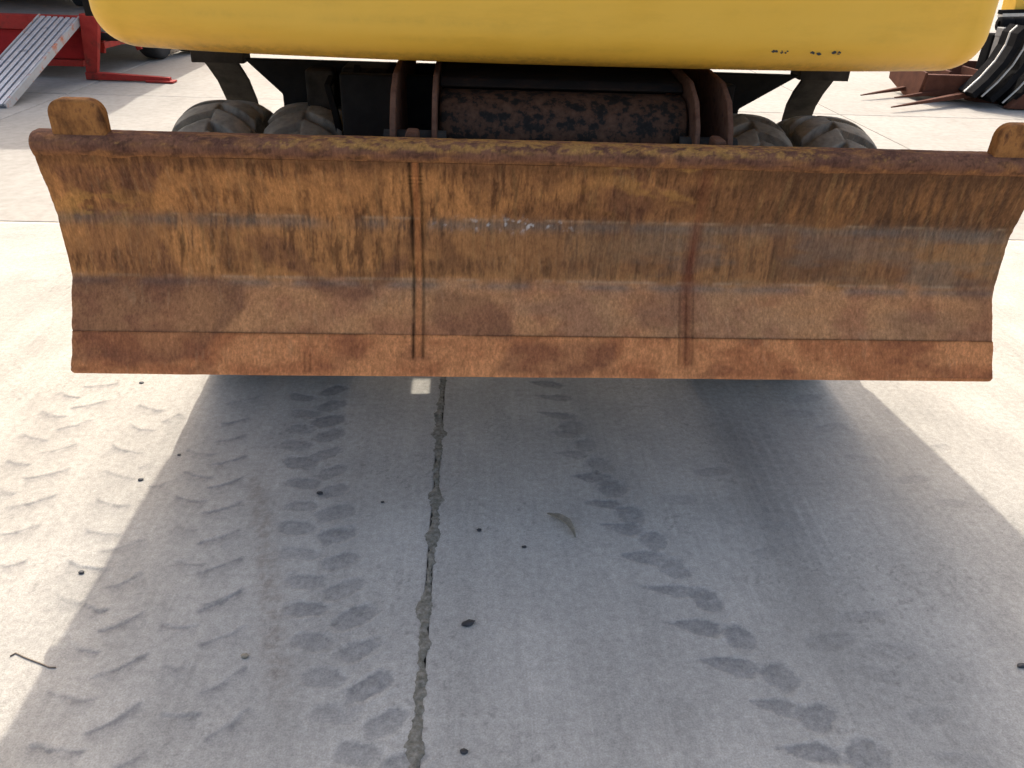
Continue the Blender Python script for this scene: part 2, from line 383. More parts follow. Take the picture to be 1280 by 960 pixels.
def near_slab(x0, x1, flip):
    dx = np.arange(max(x0, -2.25), min(x1, 2.3)+1e-6, .005)
    cols = np.concatenate([np.linspace(x0, dx[0], 24)[:-1], dx] if flip else [dx, np.linspace(dx[-1], x1, 24)[1:]])
    rows = np.concatenate([np.linspace(near[0]+GAP/2, .92, 10)[:-1], np.arange(.92, 3.0, .005), np.linspace(3.0, near[1]-GAP/2, 40)])
    X, Y = np.meshgrid(cols, rows)
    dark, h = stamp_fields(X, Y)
    big = fbm(X, Y, .9, 1.3, 21, 4); med = fbm(X, Y, .16, .22, 31, 4); fine = fbm(X, Y, .02, .02, 41, 3); broom = fbm(X, Y, .006, .35, 51, 3); lane = fbm(X, Y, .14, 2.5, 61, 3)
    dust = sst(.35, .7, .5*big+.5*med)
    col = BASE + (DUST-BASE)*dust[..., None]
    k = 1 + .20*(lane-.5) + .16*(med-.5) + .14*(broom-.5) + .12*(fine-.5)
    col = col*k[..., None]
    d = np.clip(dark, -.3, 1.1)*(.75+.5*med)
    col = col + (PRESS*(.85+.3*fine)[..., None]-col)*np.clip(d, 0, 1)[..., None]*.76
    col = col*(1-np.minimum(d, 0)*.9)[..., None]
    # brown speckled streak beside the left print, pitted speckles, grey worn lane on the right
    a, b = gnd(322, 600)[:2], gnd(345, 820)[:2]; t = (b-a)/np.linalg.norm(b-a); u = (X-a[0])*t[0]+(Y-a[1])*t[1]; v = (X-a[0])*t[1]-(Y-a[1])*t[0]
    m = np.exp(-(v/.035)**2)*sst(-.15, .1, u)*sst(1.0, .7, u)*(.4+.6*sst(.45, .62, fbm(X, Y, .012, .012, 71, 3)))
    col = col + (np.array([.21, .17, .13])-col)*(.55*m)[..., None]
    a, b = gnd(900, 520)[:2], gnd(1040, 800)[:2]; t = (b-a)/np.linalg.norm(b-a); u = (X-a[0])*t[0]+(Y-a[1])*t[1]; v = (X-a[0])*t[1]-(Y-a[1])*t[0]
    m = np.exp(-(v/.13)**2)*sst(-.1, .2, u)*sst(1.5, 1.0, u)
    col = col*(1-.20*m*(.6+.8*med))[..., None]
    sp = sst(.70, .80, fbm(X, Y, .013, .013, 91, 2, .8))*sst(.6, .8, vn(X, Y, .25, .25, 92)); col = col*(1-.22*sp)[..., None]
    h = h + .003*(big-.5) + .0012*(med-.5) + .0005*(fine-.5)
    jit = .006*(fbm(Y[:, -1], Y[:, -1]*0+x0, .05, 1, 5, 3)-.5)
    if flip: X[:, -1] += jit
    else: X[:, 0] += jit
    h = h*sst(near[0]+.02, near[0]+.06, Y)*sst(near[1]-.02, near[1]-.06, Y)
    V = np.stack([X, Y, h], -1); r, c = X.shape
    # skirts
    ev = []; ef = []
    per = [i for i in range(c)] + [i*c+c-1 for i in range(1, r)] + [(r-1)*c+i for i in range(c-2, -1, -1)] + [i*c for i in range(r-2, 0, -1)]
    flat = V.reshape(-1, 3); b0 = r*c
    for p in per: ev.append((flat[p][0], flat[p][1], -.15))
    n = len(per)
    for i in range(n): ef.append((per[i], b0+i, b0+(i+1) % n, per[(i+1) % n]))
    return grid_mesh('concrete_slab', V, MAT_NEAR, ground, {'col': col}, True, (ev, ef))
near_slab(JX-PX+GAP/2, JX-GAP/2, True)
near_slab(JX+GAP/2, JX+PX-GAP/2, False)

# crumbling filler in the long joint
fy = np.arange(near[0], near[1]-.01, .004); nU = 13
wl = .007+.016*sst(.52, .72, fbm(fy, fy*0, .16, 1, 7, 4))*1.0; wr = .007+.016*sst(.50, .74, fbm(fy, fy*0+9, .13, 1, 8, 4))
for (py, L_, R_w) in ((540, .026, .022), (623, .018, .022), (560, .008, .012), (760, .026, .010), (800, .012, .012), (860, .010, .016), (930, .022, .014)):
    y0 = gnd(545, py)[1]; g_ = np.exp(-((fy-y0)/.045)**2); wl = np.maximum(wl, L_*g_+.006); wr = np.maximum(wr, R_w*g_+.006)
wl = wl*(.5+1.0*fbm(fy, fy*0+3, .03, 1, 16, 3)) + .020*(fbm(fy, fy*0+3, .016, 1, 17, 3, .8)-.45); wr = wr*(.5+1.0*fbm(fy, fy*0+6, .03, 1, 15, 3)) + .020*(fbm(fy, fy*0+5, .016, 1, 18, 3, .8)-.45)
mid = JX + .022*(fbm(fy, fy*0+2, .35, 1, 9, 3)-.5)
U = np.linspace(-1, 1, nU)[None, :]
FX = mid[:, None] + np.where(U < 0, U*wl[:, None], U*wr[:, None]); FY = np.repeat(fy[:, None], nU, 1)
FZ = -.003 + .006*(1-np.abs(U)**3) + .009*(fbm(FX, FY, .02, .02, 19, 3)-.5)*(1-U**4)
fl = grid_mesh('joint_filler', np.stack([FX, FY, FZ], -1), MAT_SEAL, ground); fl['kind'] = 'stuff'

# ------------------------------------------------------------------ wheeled excavator
ex = empty('wheeled_excavator', 'yellow wheeled excavator seen from behind its raised rusty dozer blade', 'excavator', (0, 0, DROP))

# counterweight: lofted plan outline, rounded lower edge
def cw_outline(inset, n_side=10):
    hw = 1.266-inset; pts = []
    def rear(x): return 2.185+inset + .115*(abs(x)/1.25)**2.2
    rc = .11 - min(inset, .08)*.5
    y_side = rear(hw)+rc
    pts.append((-hw, 3.0)); pts.append((-hw, 2.7))
    for k in range(n_side+1):
        a = math.pi/2*k/n_side; pts.append((-hw+rc*(1-math.cos(a)), y_side-rc*math.sin(a)*.9))
    for k in range(1, 60):
        x = (-hw+rc) + (2*hw-2*rc)*k/60; pts.append((x, rear(x)+(rear(hw)+rc*.1-rear(hw-rc))*abs(x/(hw-rc))**8))
    for k in range(n_side, -1, -1):
        a = math.pi/2*k/n_side; pts.append((hw-rc*(1-math.cos(a)), y_side-rc*math.sin(a)*.9))
    pts.append((hw, 2.7)); pts.append((hw, 3.0))
    return pts
rings = []; RB = .105; ZB = 1.295
for k in range(13):
    a = math.pi/2*k/12; rings.append((RB*(1-math.sin(a)), ZB+RB*(1-math.cos(a))))
for z in np.linspace(ZB+RB+.02, 2.02, 40): rings.append((0, z))
for k in range(1, 9):
    a = math.pi/2*k/8; rings.append((.1*(1-math.cos(a)), 2.02+.1*math.sin(a)))
V = np.array([[(x+.012, y, z) for x, y in cw_outline(i)] for i, z in rings])
nr, ncol, _ = V.shape
gx, gz = V[..., 0], V[..., 2]
V[..., 1] += .004*(fbm(gx, gz, .3, .2, 131, 3)-.5)
grime = .55*sst(ZB+.045, ZB+.002, gz)*(.3+1.0*fbm(gx, gz, .25, .05, 133, 4)) + .16*sst(.56, .72, fbm(gx, gz, .5, .010, 135, 4))*sst(ZB+.25, ZB+.03, gz)
bot = tuple(range(ncol)); top = tuple((nr-1)*ncol+i for i in range(ncol-1, -1, -1)); bk = tuple(i*ncol for i in range(nr)) + tuple(i*ncol+ncol-1 for i in range(nr-1, -1, -1))
cw = grid_mesh('counterweight', V, MAT_YELLOW, ex, {'grime': np.clip(grime, 0, 1)}, True, ([], [bot, top, bk]))
# chipped paint scuffs on the counterweight: thin flakes of exposed dark primer
def scuff(px, py, wpx, hpx):
    o = []
    for _ in range(7):
        c = at_y(px+random.uniform(-wpx, wpx), py+random.uniform(-hpx, hpx)*.6, 2.21)
        x, z = c[0], c[2]-DROP
        yy = 2.185+.115*(abs(x)/1.25)**2.2 + (RB-math.sqrt(max(RB**2-(ZB+RB-z)**2, 0)) if z < ZB+RB else 0) - .0035
        n = 7; r = random.uniform(.002, .006)
        o.append([(x+r*1.6*random.uniform(.5, 1)*math.cos(6.283*i/n), yy, z+r*random.uniform(.3, .9)*math.sin(6.283*i/n)) for i in range(n)])
    vv = [p for s in o for p in s]; ff = []; k = 0
    for s in o: ff.append(tuple(range(k, k+len(s)))); k += len(s)
    mesh_obj('paint_chip', vv, ff, MAT_PEBBLE, cw)
scuff(975, 65, 12, 3); scuff(1024, 68, 6, 1.5); scuff(1047, 68, 8, 2)
# superstructure over the wheels
deck = box('deck', (-1.32, 1.19), (2.72, 3.805), (1.335, 1.45), MAT_DARK, ex, .01)
for x0, x1, y0, y1 in ((-1.32, -.595, 3.807, 3.905), (-.568, 1.19, 3.807, 3.905), (-1.32, -.595, 3.907, 3.954), (-.545, 1.19, 3.907, 3.954), (-1.32, -.595, 3.956, 4.2), (-.515, 1.19, 3.956, 4.2), (-1.32, 1.19, 4.202, 4.9)):  # plates leave an added slot that lets a sun patch reach the ground
    box('light_shaping_deck_plate', (x0, x1), (y0, y1), (1.335, 1.45), MAT_DARK, deck, .003)
box('light_shaping_deck_plate', (-1.32, -1.262), (2.5, 2.718), (1.36, 1.45), MAT_DARK, deck, .003)  # added wing out of view, lengthens the shadow on the left
box('shadow_side_box', (-1.37, -1.258), (2.62, 3.7), (1.46, 2.12), MAT_YELLOW, ex, .02)  # added box out of view, straightens the left shadow edge
box('engine_hood', (-1.25, -.302), (3.0, 3.72), (1.452, 2.36), MAT_YELLOW, ex, .04)
box('engine_hood', (-.298, 1.225), (3.0, 4.22), (1.452, 2.36), MAT_YELLOW, ex, .04)
box('engine_hood', (-1.2, 1.2), (2.75, 2.998), (2.125, 2.33), MAT_YELLOW, ex, .03)
lathe('slew_ring', [(-.05, .02), (-.05, .5), (.075, .5), (.075, .02)], MAT_DARK, ex).matrix_local = Matrix.Translation((0, 3.95, 1.25)) @ Matrix.Rotation(-math.pi/2, 4, 'Y')

# undercarriage
und = prism('chassis_cover', [(-1.028,1.188),(-1.02,1.178),(-.905,1.07),(-.905,.96),(.795,.96),(.795,1.06),(.985,1.175),(1.0,1.186)], 'y', 3.02, 3.055, MAT_DARK, ex, .006)
box('chassis_beam', (-.40, .40), (2.62, 5.6), (.62, .958), MAT_DARK, ex, .01)
box('chassis_neck', (-.35, .35), (3.425, 4.5), (.962, 1.2), MAT_DARK, ex, .01)
box('valve_block', (-.66, -.50), (2.86, 3.02), (.97, 1.19), MAT_DARK, ex, .01)
box('valve_block', (-.80, -.70), (2.93, 3.015), (1.0, 1.17), MAT_DARK2, ex, .01)
for k, hx in enumerate((-.60, -.56, -.69)):
    P_ = [(hx, 2.84, 1.2-.02*k), (hx-.01, 2.80, 1.14), (hx+.01, 2.79, 1.06), (hx+.02, 2.82, .96)]
    ribbon('hose', P_, .022, .022, MAT_BLACKP, ex)
ax_ = lathe('rear_axle', [(-.62,.02),(-.62,.10),(-.3,.11),(-.2,.19),(.2,.19),(.3,.11),(.62,.10),(.62,.02)], MAT_DARK2, ex, 32, 0, 2.95, .56)
# bent guard straps at both ends of the cover
guard_l = [at_y(x, y, Y) - np.array([0, 0, DROP]) for x, y, Y in ((262,58,3.12),(268,66,3.16),(280,82,3.22),(292,100,3.30),(303,125,3.40),(312,160,3.5),(320,200,3.6))]
guard_r = [at_y(x, y, Y) - np.array([0, 0, DROP]) for x, y, Y in ((1027,92,3.12),(1022,100,3.16),(1010,116,3.22),(1001,132,3.30),(995,150,3.40),(991,180,3.5),(990,215,3.6))]
for g in (guard_l, guard_r): ribbon('guard_strap', g, .125, .012, MAT_DARK2, ex)
box('guard_plate', (-1.215, -1.03), (3.02, 3.12), (1.17, 1.222), MAT_DARK2, ex, .003)
box('guard_plate', (1.002, 1.19), (3.02, 3.12), (1.17, 1.222), MAT_DARK2, ex, .003)
box('cross_bar', (-1.22, 1.2), (3.56, 3.64), (.74, .80), MAT_DARK, ex, .006)

# wheels
def tyre_mesh():
    nT, W, Rr = 640, .268, .456
    prof = []
    for k in range(9): prof.append((-W/2*.86+.01*math.sin(k/8*3.1)*-1.6, .27+k/8*(Rr-.05-.27), 0))      # sidewall
    nx = 44
    for k in range(nx+1):
        u = -1+2*k/nx; prof.append((W/2*u, Rr-.030*abs(u)**4-.006*u*u, 1))
    for k in range(8, -1, -1): prof.append((W/2*.86+.01*math.sin(k/8*3.1)*1.6, .27+k/8*(Rr-.05-.27), 0))
    th = np.linspace(0, 2*np.pi, nT+1)[:, None]; px = np.array([p[0] for p in prof])[None, :]; pr = np.array([p[1] for p in prof])[None, :]; tr = np.array([p[2] for p in prof])[None, :]
    u = px/(W/2); NL = 21
    def lug(side):
        s = np.clip(u*side, -1, 1); ph = (th*NL/(2*np.pi) + (0 if side > 0 else .5) + .62*s) % 1
        d = np.abs(ph-.5); return sst(.36, .32, d)*sst(-.04, .01, s)
    L = np.maximum(lug(1), lug(-1))*tr
    r = pr + .034*L
    V = np.stack([px+0*th, r*np.sin(th), r*np.cos(th)], -1)
    return V
tv = tyre_mesh(); tyre_proto = grid_mesh('tyre', tv, MAT_TYRE, None, None, True); tyre_me = tyre_proto.data; bpy.data.objects.remove(tyre_proto)
rim_me = None
for k, (wx, rot) in enumerate(((-1.105, .1), (-.795, .23), (.80, .05), (1.11, .31))):
    wh = bpy.data.objects.new('wheel', None); link(wh, ex); wh.location = (wx, 2.95, .56)
    t = link(bpy.data.objects.new('tyre', tyre_me), wh); t.rotation_euler = (rot, 0, 0)
    if rim_me is None:
        rm = lathe('rim', [(-.11,.28),(-.10,.255),(-.03,.24),(-.02,.10),(.02,.10),(.03,.24),(.10,.255),(.11,.28)], MAT_DARK2, wh); rim_me = rm.data
    else: link(bpy.data.objects.new('rim', rim_me), wh)

# blade linkage: torque tube, cover plate and arms
tubeY, tubeZ = 2.315, 1.105
lathe('torque_tube', [(-.30,.02),(-.30,.105),(-.29,.115),(.385,.115),(.395,.105),(.395,.02)], MAT_TUBE, ex, 64, 0, tubeY, tubeZ)
prism('cover_plate', [(2.325,1.228),(2.36,1.245),(2.60,1.262),(3.0,1.262),(3.0,1.246),(2.62,1.246),(2.37,1.228),(2.335,1.222)], 'x', -.30, .395, MAT_COVER, ex, .003)
arm = [(2.13,.98),(2.135,1.10),(2.16,1.165),(2.21,1.225),(2.30,1.262),(2.45,1.272),(3.02,1.272),(3.02,1.10),(2.6,.95),(2.4,.88),(2.2,.88)]
for x0, x1 in ((-.430,-.414),(-.318,-.304),(.400,.414),(.490,.506)): prism('lift_arm', arm, 'x', x0, x1, MAT_LINK, ex, .004)
for x0, x1 in ((-.385,-.35),(.44,.472)): box('pin_block', (x0, x1), (2.09, 2.16), (1.02, 1.145), MAT_LINK, ex, .008)
lathe('pivot_pin', [(-.45,.01),(-.45,.03),(-.28,.03),(-.28,.01)], MAT_DARK2, ex, 24, 0, 2.2, 1.1)
lathe('pivot_pin', [(.37,.01),(.37,.03),(.53,.03),(.53,.01)], MAT_DARK2, ex, 24, 0, 2.2, 1.1)
box('tube_back_wall', (-.62, .62), (2.56, 2.60), (.70, 1.215), MAT_DARK, ex, .005)
for k in range(10): lathe('bolt', [(-.012,.001),(-.012,.012),(.012,.012),(.012,.001)], MAT_STEEL, ex, 6, -.36+.083*k, 2.70, 1.30, False)

# ------------------------------------------------------------------ dozer blade
bl = bpy.data.objects.new('dozer_blade', None); link(bl, ex)
PROF = np.array([(1.862,.540),(1.9156,.6445),(1.9886,.773),(1.999,.938),(1.9635,1.105)])
seg = np.linalg.norm(np.diff(PROF, axis=0), axis=1); SS = np.concatenate([[0], np.cumsum(seg)])      # arc at bottom, seam3, seam2, seam1, lip
def prof_at(s):
    ss = np.asarray(s); out = 0
    for o in np.linspace(-.014, .014, 7): out = out + np.stack([np.interp(np.clip(ss+o, 0, SS[-1]), SS, PROF[:, 0]), np.interp(np.clip(ss+o, 0, SS[-1]), SS, PROF[:, 1])], -1)
    return out/7
def prof_nrm(s):
    t = prof_at(np.asarray(s)+.004)-prof_at(np.asarray(s)-.004); t = t/np.linalg.norm(t, axis=-1, keepdims=True)
    return np.stack([-t[..., 1], t[..., 0]], -1)          # (y,z) towards the camera
YR = [468, 420, 353, 281, 203]
def px2us(x, y):
    sv = float(np.interp(-(y-(x-660)*.013), [-v for v in YR], SS))
    for _ in range(4):
        p = at_y(x, y, float(np.interp(sv, SS, PROF[:, 0]))); sv = float(np.interp(p[2]-DROP, PROF[:, 1], SS))
    return p[0], sv
def spoly(pts): return [px2us(*p) for p in pts]
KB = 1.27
def blade_paint(X, S, zone=None):
    """rust colour by position on the mouldboard (X across, S up the curved face)"""
    Xs = X + .10*(S-SS[2])*X + .012*(fbm(X, S, .06, .06, 199, 3)-.5); str1 = fbm(Xs, S, .014, .10, 201, 4, .7); str2 = fbm(Xs, S, .006, .045, 211, 3, .7); mot = fbm(X, S, .10, .06, 221, 5); big = fbm(X, S, .5, .2, 231, 3); fine = fbm(X, S, .006, .006, 241, 3)
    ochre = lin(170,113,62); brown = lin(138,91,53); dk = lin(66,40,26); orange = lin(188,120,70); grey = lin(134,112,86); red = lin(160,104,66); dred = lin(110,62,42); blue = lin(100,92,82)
    m3 = lambda m: m[..., None]
    c = brown + 0*m3(X)
    # upper band: ochre with dark vertical streaks
    c = c + (ochre-c)*m3(sst(.34, .62, .55*mot+.45*big + .12*sst(.6, -.9, X)))
    stk = sst(.45, .63, .5*str1+.5*str2)*sst(.36, .60, fbm(X, S, .15, .07, 251, 4)+.06)
    soft = sst(.45, .70, fbm(Xs, S, .05, .10, 255, 4))
    up = sst(SS[2]-.01, SS[2]+.03, S)
    c = c + (lin(94,62,40)-c)*m3(soft*up*.42); c = c + (dk-c)*m3(stk*up*.66)
    c = c + (lin(84,54,34)-c)*m3(.65*sst(SS[4]-.055, SS[4]-.008, S+.03*(str1-.5))*up)  # darker band under the lip: dirt plus shade put into the colour
    rt = sst(.20, .75, X)*sst(SS[3]-.02, SS[3]+.02, S)
    c = c + (lin(84,58,38)-c)*m3(rt*(.40+.9*(str1-.2)))
    hl = sst(.62, .75, .5*str2+.5*vn(X, S, .009, .12, 260)); c = c + (lin(190,142,84)-c)*m3(hl*up*.16)
    # middle band greyer to the right
    mid = sst(SS[2]-.005, SS[2]+.01, S)*sst(SS[3]+.012, SS[3]-.01, S)
    c = c + (lin(130,98,66)-c)*m3(mid*sst(-.45, .3, X)*(.20+.45*sst(.35, .65, mot)))
    c = c + (blue-c)*m3(mid*sst(.05, .5, X)*sst(.42, .66, fbm(X, S, .16, .05, 271, 4))*.40)
    # lower band: red brown, dusted
    lo = sst(SS[2]+.016, SS[2]-.016, S+.05*(fbm(X, S, .06, .05, 283, 4)-.5))
    cl = red + (lin(176,120,74)-red)*m3(sst(.35, .65, mot)) ; cl = cl + (grey-cl)*m3(.22*sst(.4, .6, fbm(X, S, .3, .12, 281, 4))*sst(-.9, -.1, X))
    cl = cl*(1+.30*(m3(str1)-.5))
    c = c + (cl-c)*m3(lo)
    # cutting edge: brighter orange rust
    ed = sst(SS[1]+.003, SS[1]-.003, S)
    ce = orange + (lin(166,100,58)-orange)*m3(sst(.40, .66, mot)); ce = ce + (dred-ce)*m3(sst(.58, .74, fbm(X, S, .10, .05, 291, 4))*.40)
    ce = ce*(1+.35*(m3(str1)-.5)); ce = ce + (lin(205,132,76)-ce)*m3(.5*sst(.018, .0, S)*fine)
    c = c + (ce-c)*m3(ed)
    # grey polished lines along the folds
    for s0, wd, am in ((SS[3], .017, .55), (SS[2]-.004, .012, .55)):
        c = c + (blue-c)*m3(np.exp(-((S-s0+.006)/wd)**2)*am*sst(.28, .60, fbm(X, S, .11, .2, 311, 3)+.10))
        c = c + (lin(168,140,108)-c)*m3(np.exp(-((S-s0-.009)/.004)**2)*.35*sst(.4, .6, fbm(X, S, .05, .2, 315, 3)))
    # dark line where the edge plate meets the mouldboard
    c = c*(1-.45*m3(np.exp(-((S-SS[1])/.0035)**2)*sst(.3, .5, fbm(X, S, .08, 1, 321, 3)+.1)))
    # old water stains with a tide mark
    stains = [([(80,350),(240,345),(303,352),(303,385),(285,410),(250,440),(215,452),(80,456)], .50), ([(92,346),(225,346),(228,375),(190,395),(150,412),(92,414)], .25),
              ([(238,352),(258,362),(274,395),(262,430),(200,415),(205,375)], -.22),
              ([(300,296),(345,290),(372,318),(400,350),(440,362),(470,352),(480,330),(512,316),(512,332),(492,347),(468,372),(440,378),(400,370),(370,340),(330,325)], .36),
              ([(545,362),(610,372),(640,408),(642,424),(560,420),(535,400)], .38), ([(640,430),(770,430),(760,462),(690,470),(620,468)], .38),
              ([(120,335),(110,270),(135,240),(180,245),(200,300),(228,345),(160,345)], .38), ([(60,205),(210,205),(190,238),(120,240),(75,240)], .45), ([(790,370),(860,372),(850,420),(800,410)], .2),
              ([(1190,350),(1240,352),(1240,385),(1205,380)], .35), ([(1100,395),(1240,385),(1240,425),(1130,425)], .22),
              ([(770,215),(800,215),(815,260),(795,280),(760,260)], .35), ([(690,260),(760,285),(840,285),(850,345),(700,350)], .12), ([(960,290),(1150,290),(1130,355),(980,350)], .22)]
    wx = .035*(fbm(X, S, .1, .1, 331, 3)-.5); wy = .03*(fbm(X, S, .1, .1, 341, 3)-.5)
    for poly, am in stains:
        m = in_poly(X+wx, S+wy, spoly(poly)); mb = blur(m, 2); ms = blur(m, 14)
        q = np.clip(.65*mb + .9*mb*np.clip(1-ms, 0, 1)*1.2, 0, 1.3)*abs(am)*(.8+.4*fine)
        tgt = lin(92,58,44) if am > 0 else lin(168,112,68)
        c = c + (tgt-c)*m3(np.clip(q, 0, 1))
    # yellow paint left at top centre-right
    yl = sst(.52, .66, fbm(X, S, .09, .05, 351, 4))*np.exp(-((X-.27)/.16)**2)*sst(SS[3]+.02, SS[3]+.06, S)
    c = c + (lin(186,132,62)-c)*m3(.38*yl)
    yl = sst(.5, .6, fbm(X, S, .05, .03, 361, 4))*np.exp(-((X+1.18)/.12)**2)*np.exp(-((S-SS[3]-.03)/.05)**2); c = c + (lin(178,130,62)-c)*m3(.42*yl)
    # pale scratches
    sc = sst(.66, .80, fbm(Xs+.2*S, S, .008, .05, 371, 2))*sst(.5, .7, vn(X, S, .3, .1, 372)); c = c + (lin(190,155,112)-c)*m3(.10*sc)
    wsp = sst(.64, .72, fbm(X, S, .016, .014, 381, 3))*np.exp(-((X+.10)/.16)**2)*np.exp(-((S-SS[3]+.004)/.016)**2); c = c + (lin(205,200,192)-c)*m3(.6*wsp)
    # weld seams
    x1 = px2us(517, 330)[0]; x2 = px2us(529, 330)[0]; jx = .0035*(fbm(S, X*0, .05, 1, 391, 3)-.5)
    for xx, am in ((x1, .88), (x2, .66)): c = c*(1-am*m3(np.exp(-((X-xx-jx)/.0052)**2)*sst(.045, .06, S)*(.6+.4*sst(.3, .6, fbm(X, S, .03, .05, 401, 3)))))
    tick = sst(.72, .85, np.abs(((S/.011) % 1)-.5)*2)*sst(SS[3]+.075, SS[3]+.085, S)*sst(SS[4]-.02, SS[4]-.03, S)*sst(.022, .016, np.abs(X-(x1+x2)/2)); c = c*(1-.55*m3(tick))
    c = c + (lin(176,104,54)-c)*m3(.45*sst(.010, .006, np.abs(X-(x1+x2)/2))*(S > .06))
    xr = px2us(863, 330)[0]; band = np.exp(-((X-xr+.008*(big-.5))/.020)**2)*sst(.02, .05, S)
    c = c + (lin(104,50,30)-c)*m3(band*(.40+.45*str1)*(.5+.5*sst(SS[3]+.05, SS[3]-.05, S)))
    for d_ in (-.022, -.004, .016): c = c*(1-.4*m3(np.exp(-((X-xr-d_-jx*1.5)/.003)**2)*sst(.03, .06, S)*sst(SS[2]+.02, SS[2]-.03, S)))
    for px_ in (381, 388): c = c*(1-.4*m3(np.exp(-((X-px2us(px_, 440)[0])/.003)**2)*sst(.075, .06, S)*sst(.005, .02, S)))
    lum = c @ np.array([.3, .59, .11]); c = c + (m3(lum)*np.array([1.04, 1.0, .90])-c)*.05      # dull brown film of dust
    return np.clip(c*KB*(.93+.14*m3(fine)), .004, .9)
def plate(name, s0, s1, off_, th, step=.0034, trim=0):
    xs_ = np.arange(-1.275, 1.2751, step); ss = np.linspace(s0, s1, max(int((s1-s0)/step), 4))
    X, S = np.meshgrid(xs_, ss)
    p = prof_at(S); n = prof_nrm(S)
    dent = .0045*(fbm(X, S, .35, .2, 411, 3)-.5) + .0016*(fbm(X, S, .05, .05, 412, 3)-.5)
    o = off_+dent
    V = np.stack([X, p[..., 0]+n[..., 0]*o, p[..., 1]+n[..., 1]*o], -1)
    lj = .008*(fbm(S[:, 0], S[:, 0]*0, .03, 1, 421, 3)-.5); rj = .008*(fbm(S[:, 0], S[:, 0]*0+4, .03, 1, 422, 3)-.5)
    V[:, :6, 0] += lj[:, None]*np.linspace(1, 0, 6); V[:, -6:, 0] += rj[:, None]*np.linspace(0, 1, 6)
    if s0 < .01:        # rounded lower corners and a slightly worn edge
        rc = .010; ex_ = np.clip(rc-(1.275-np.abs(X)), 0, rc); lift = rc-np.sqrt(np.clip(rc**2-ex_**2, 0, None)); fall = np.clip(1-(S-s0)/.08, 0, 1)
        wear = .003*(fbm(X, S*0, .12, 1, 431, 4)-.5)
        V[..., 2] += (lift+wear)*fall
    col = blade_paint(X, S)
    r, c = X.shape; b0 = r*c; ev = []; ef = []
    for i in range(r):
        for j in (0, c-1):
            q = V[i, j].copy(); q[1] -= n[i, j, 0]*th; q[2] -= n[i, j, 1]*th; ev.append(q)
    for i in range(r-1):
        a = b0+2*i
        ef.append((a, a+2, a+3, a+1)); ef.append((i*c, (i+1)*c, a+2, a)); ef.append((i*c+c-1, a+1, a+3, (i+1)*c+c-1))
    ef.append(tuple(range(c)) + (b0+1, b0)); ef.append(tuple((r-1)*c+j for j in range(c-1, -1, -1)) + (b0+2*(r-1), b0+2*(r-1)+1))
    return grid_mesh(name, V, MAT_RUST, bl, {'col': col}, True, (ev, ef))
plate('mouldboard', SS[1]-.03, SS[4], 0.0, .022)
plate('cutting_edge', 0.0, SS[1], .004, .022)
# top lip: rounded bar along the upper edge
def lip():
    xs_ = np.arange(-1.278, 1.2781, .005)
    sec = [(1.975,1.088),(1.9655,1.099),(1.9590,1.116),(1.9585,1.126),(1.962,1.135),(1.969,1.1425),(1.979,1.1475),(1.991,1.150),(2.01,1.150),(2.028,1.149),(2.034,1.143),(2.034,1.10)]
    sp = np.array(sec); sl = np.concatenate([[0], np.cumsum(np.linalg.norm(np.diff(sp, axis=0), axis=1))]); tt = np.linspace(0, sl[-1], 46)
    sy = np.interp(tt, sl, sp[:, 0]); sz = np.interp(tt, sl, sp[:, 1])
    X, T = np.meshgrid(xs_, tt); d = .004*(fbm(X, T, .15, .08, 501, 4)-.5) + .0014*(fbm(X, T, .02, .02, 502, 3)-.5)
    Y = np.repeat(sy[:, None], len(xs_), 1) + d; Z = np.repeat(sz[:, None], len(xs_), 1) + d*.8
    mot = fbm(X, T, .08, .03, 511, 4); fine = fbm(X, T, .008, .008, 521, 3); m3 = lambda m: m[..., None]
    c = lin(126,86,64) + (lin(104,70,54)-lin(126,86,64))*m3(sst(.4, .65, mot)); c = c + (lin(156,106,64)-c)*m3(sst(.5, .75, fbm(X, T, .05, .02, 531, 4))*.7)
    c = c + (lin(152,102,60)-c)*m3(sst(.034, .008, T+.012*(mot-.5)))
    yb = sst(.040, .056, T+.014*(fbm(X, T, .03, .02, 543, 3)-.5))*sst(.49, .66, fbm(X, T, .022, .014, 541, 4, .75)+.27*np.exp(-(np.abs(X-.02)/.72)**6)-.16)
    c = c + (lin(184,136,70)-c)*m3(.72*yb*(.5+.7*fine)); c = c + (lin(60,42,34)-c)*m3(.45*sst(.62, .74, fbm(X, T, .025, .012, 551, 3)))
    V = np.stack([X, Y, Z], -1); r, cc = X.shape
    ends = [tuple(i*cc for i in range(r)), tuple(i*cc+cc-1 for i in range(r-1, -1, -1)), tuple(range(cc-1, -1, -1)) + tuple((r-1)*cc+j for j in range(cc))]
    return grid_mesh('top_lip', V, MAT_RUST, bl, {'col': np.clip(c, .004, .9)}, True, ([], ends))
lip()
# lifting lugs on the corners
MAT_LUG = mottled('rusty_lug', [(.32, tuple(lin(92,60,38))), (.46, tuple(lin(142,95,54))), (.56, tuple(lin(168,114,64))), (.70, tuple(lin(100,66,44)))], 30, .9, .9, 110, stretch=(1, 1, .6), detail=12, spec=.1)
def lug(x0, x1):
    pts = []; h0, h1 = 1.10, 1.228; r = .036
    pts += [(x0, h0), (x1, h0)]
    for k in range(7): a = math.pi/2*k/6; pts.append((x1-r+r*math.cos(a), h1-r+r*math.sin(a)))
    for k in range(7): a = math.pi/2+math.pi/2*k/6; pts.append((x0+r+r*math.cos(a), h1-r+r*math.sin(a)))
    prism('lifting_lug', pts, 'y', 1.976, 2.014, MAT_LUG, bl, .006)
lug(-1.226, -1.098); lug(1.138, 1.266)
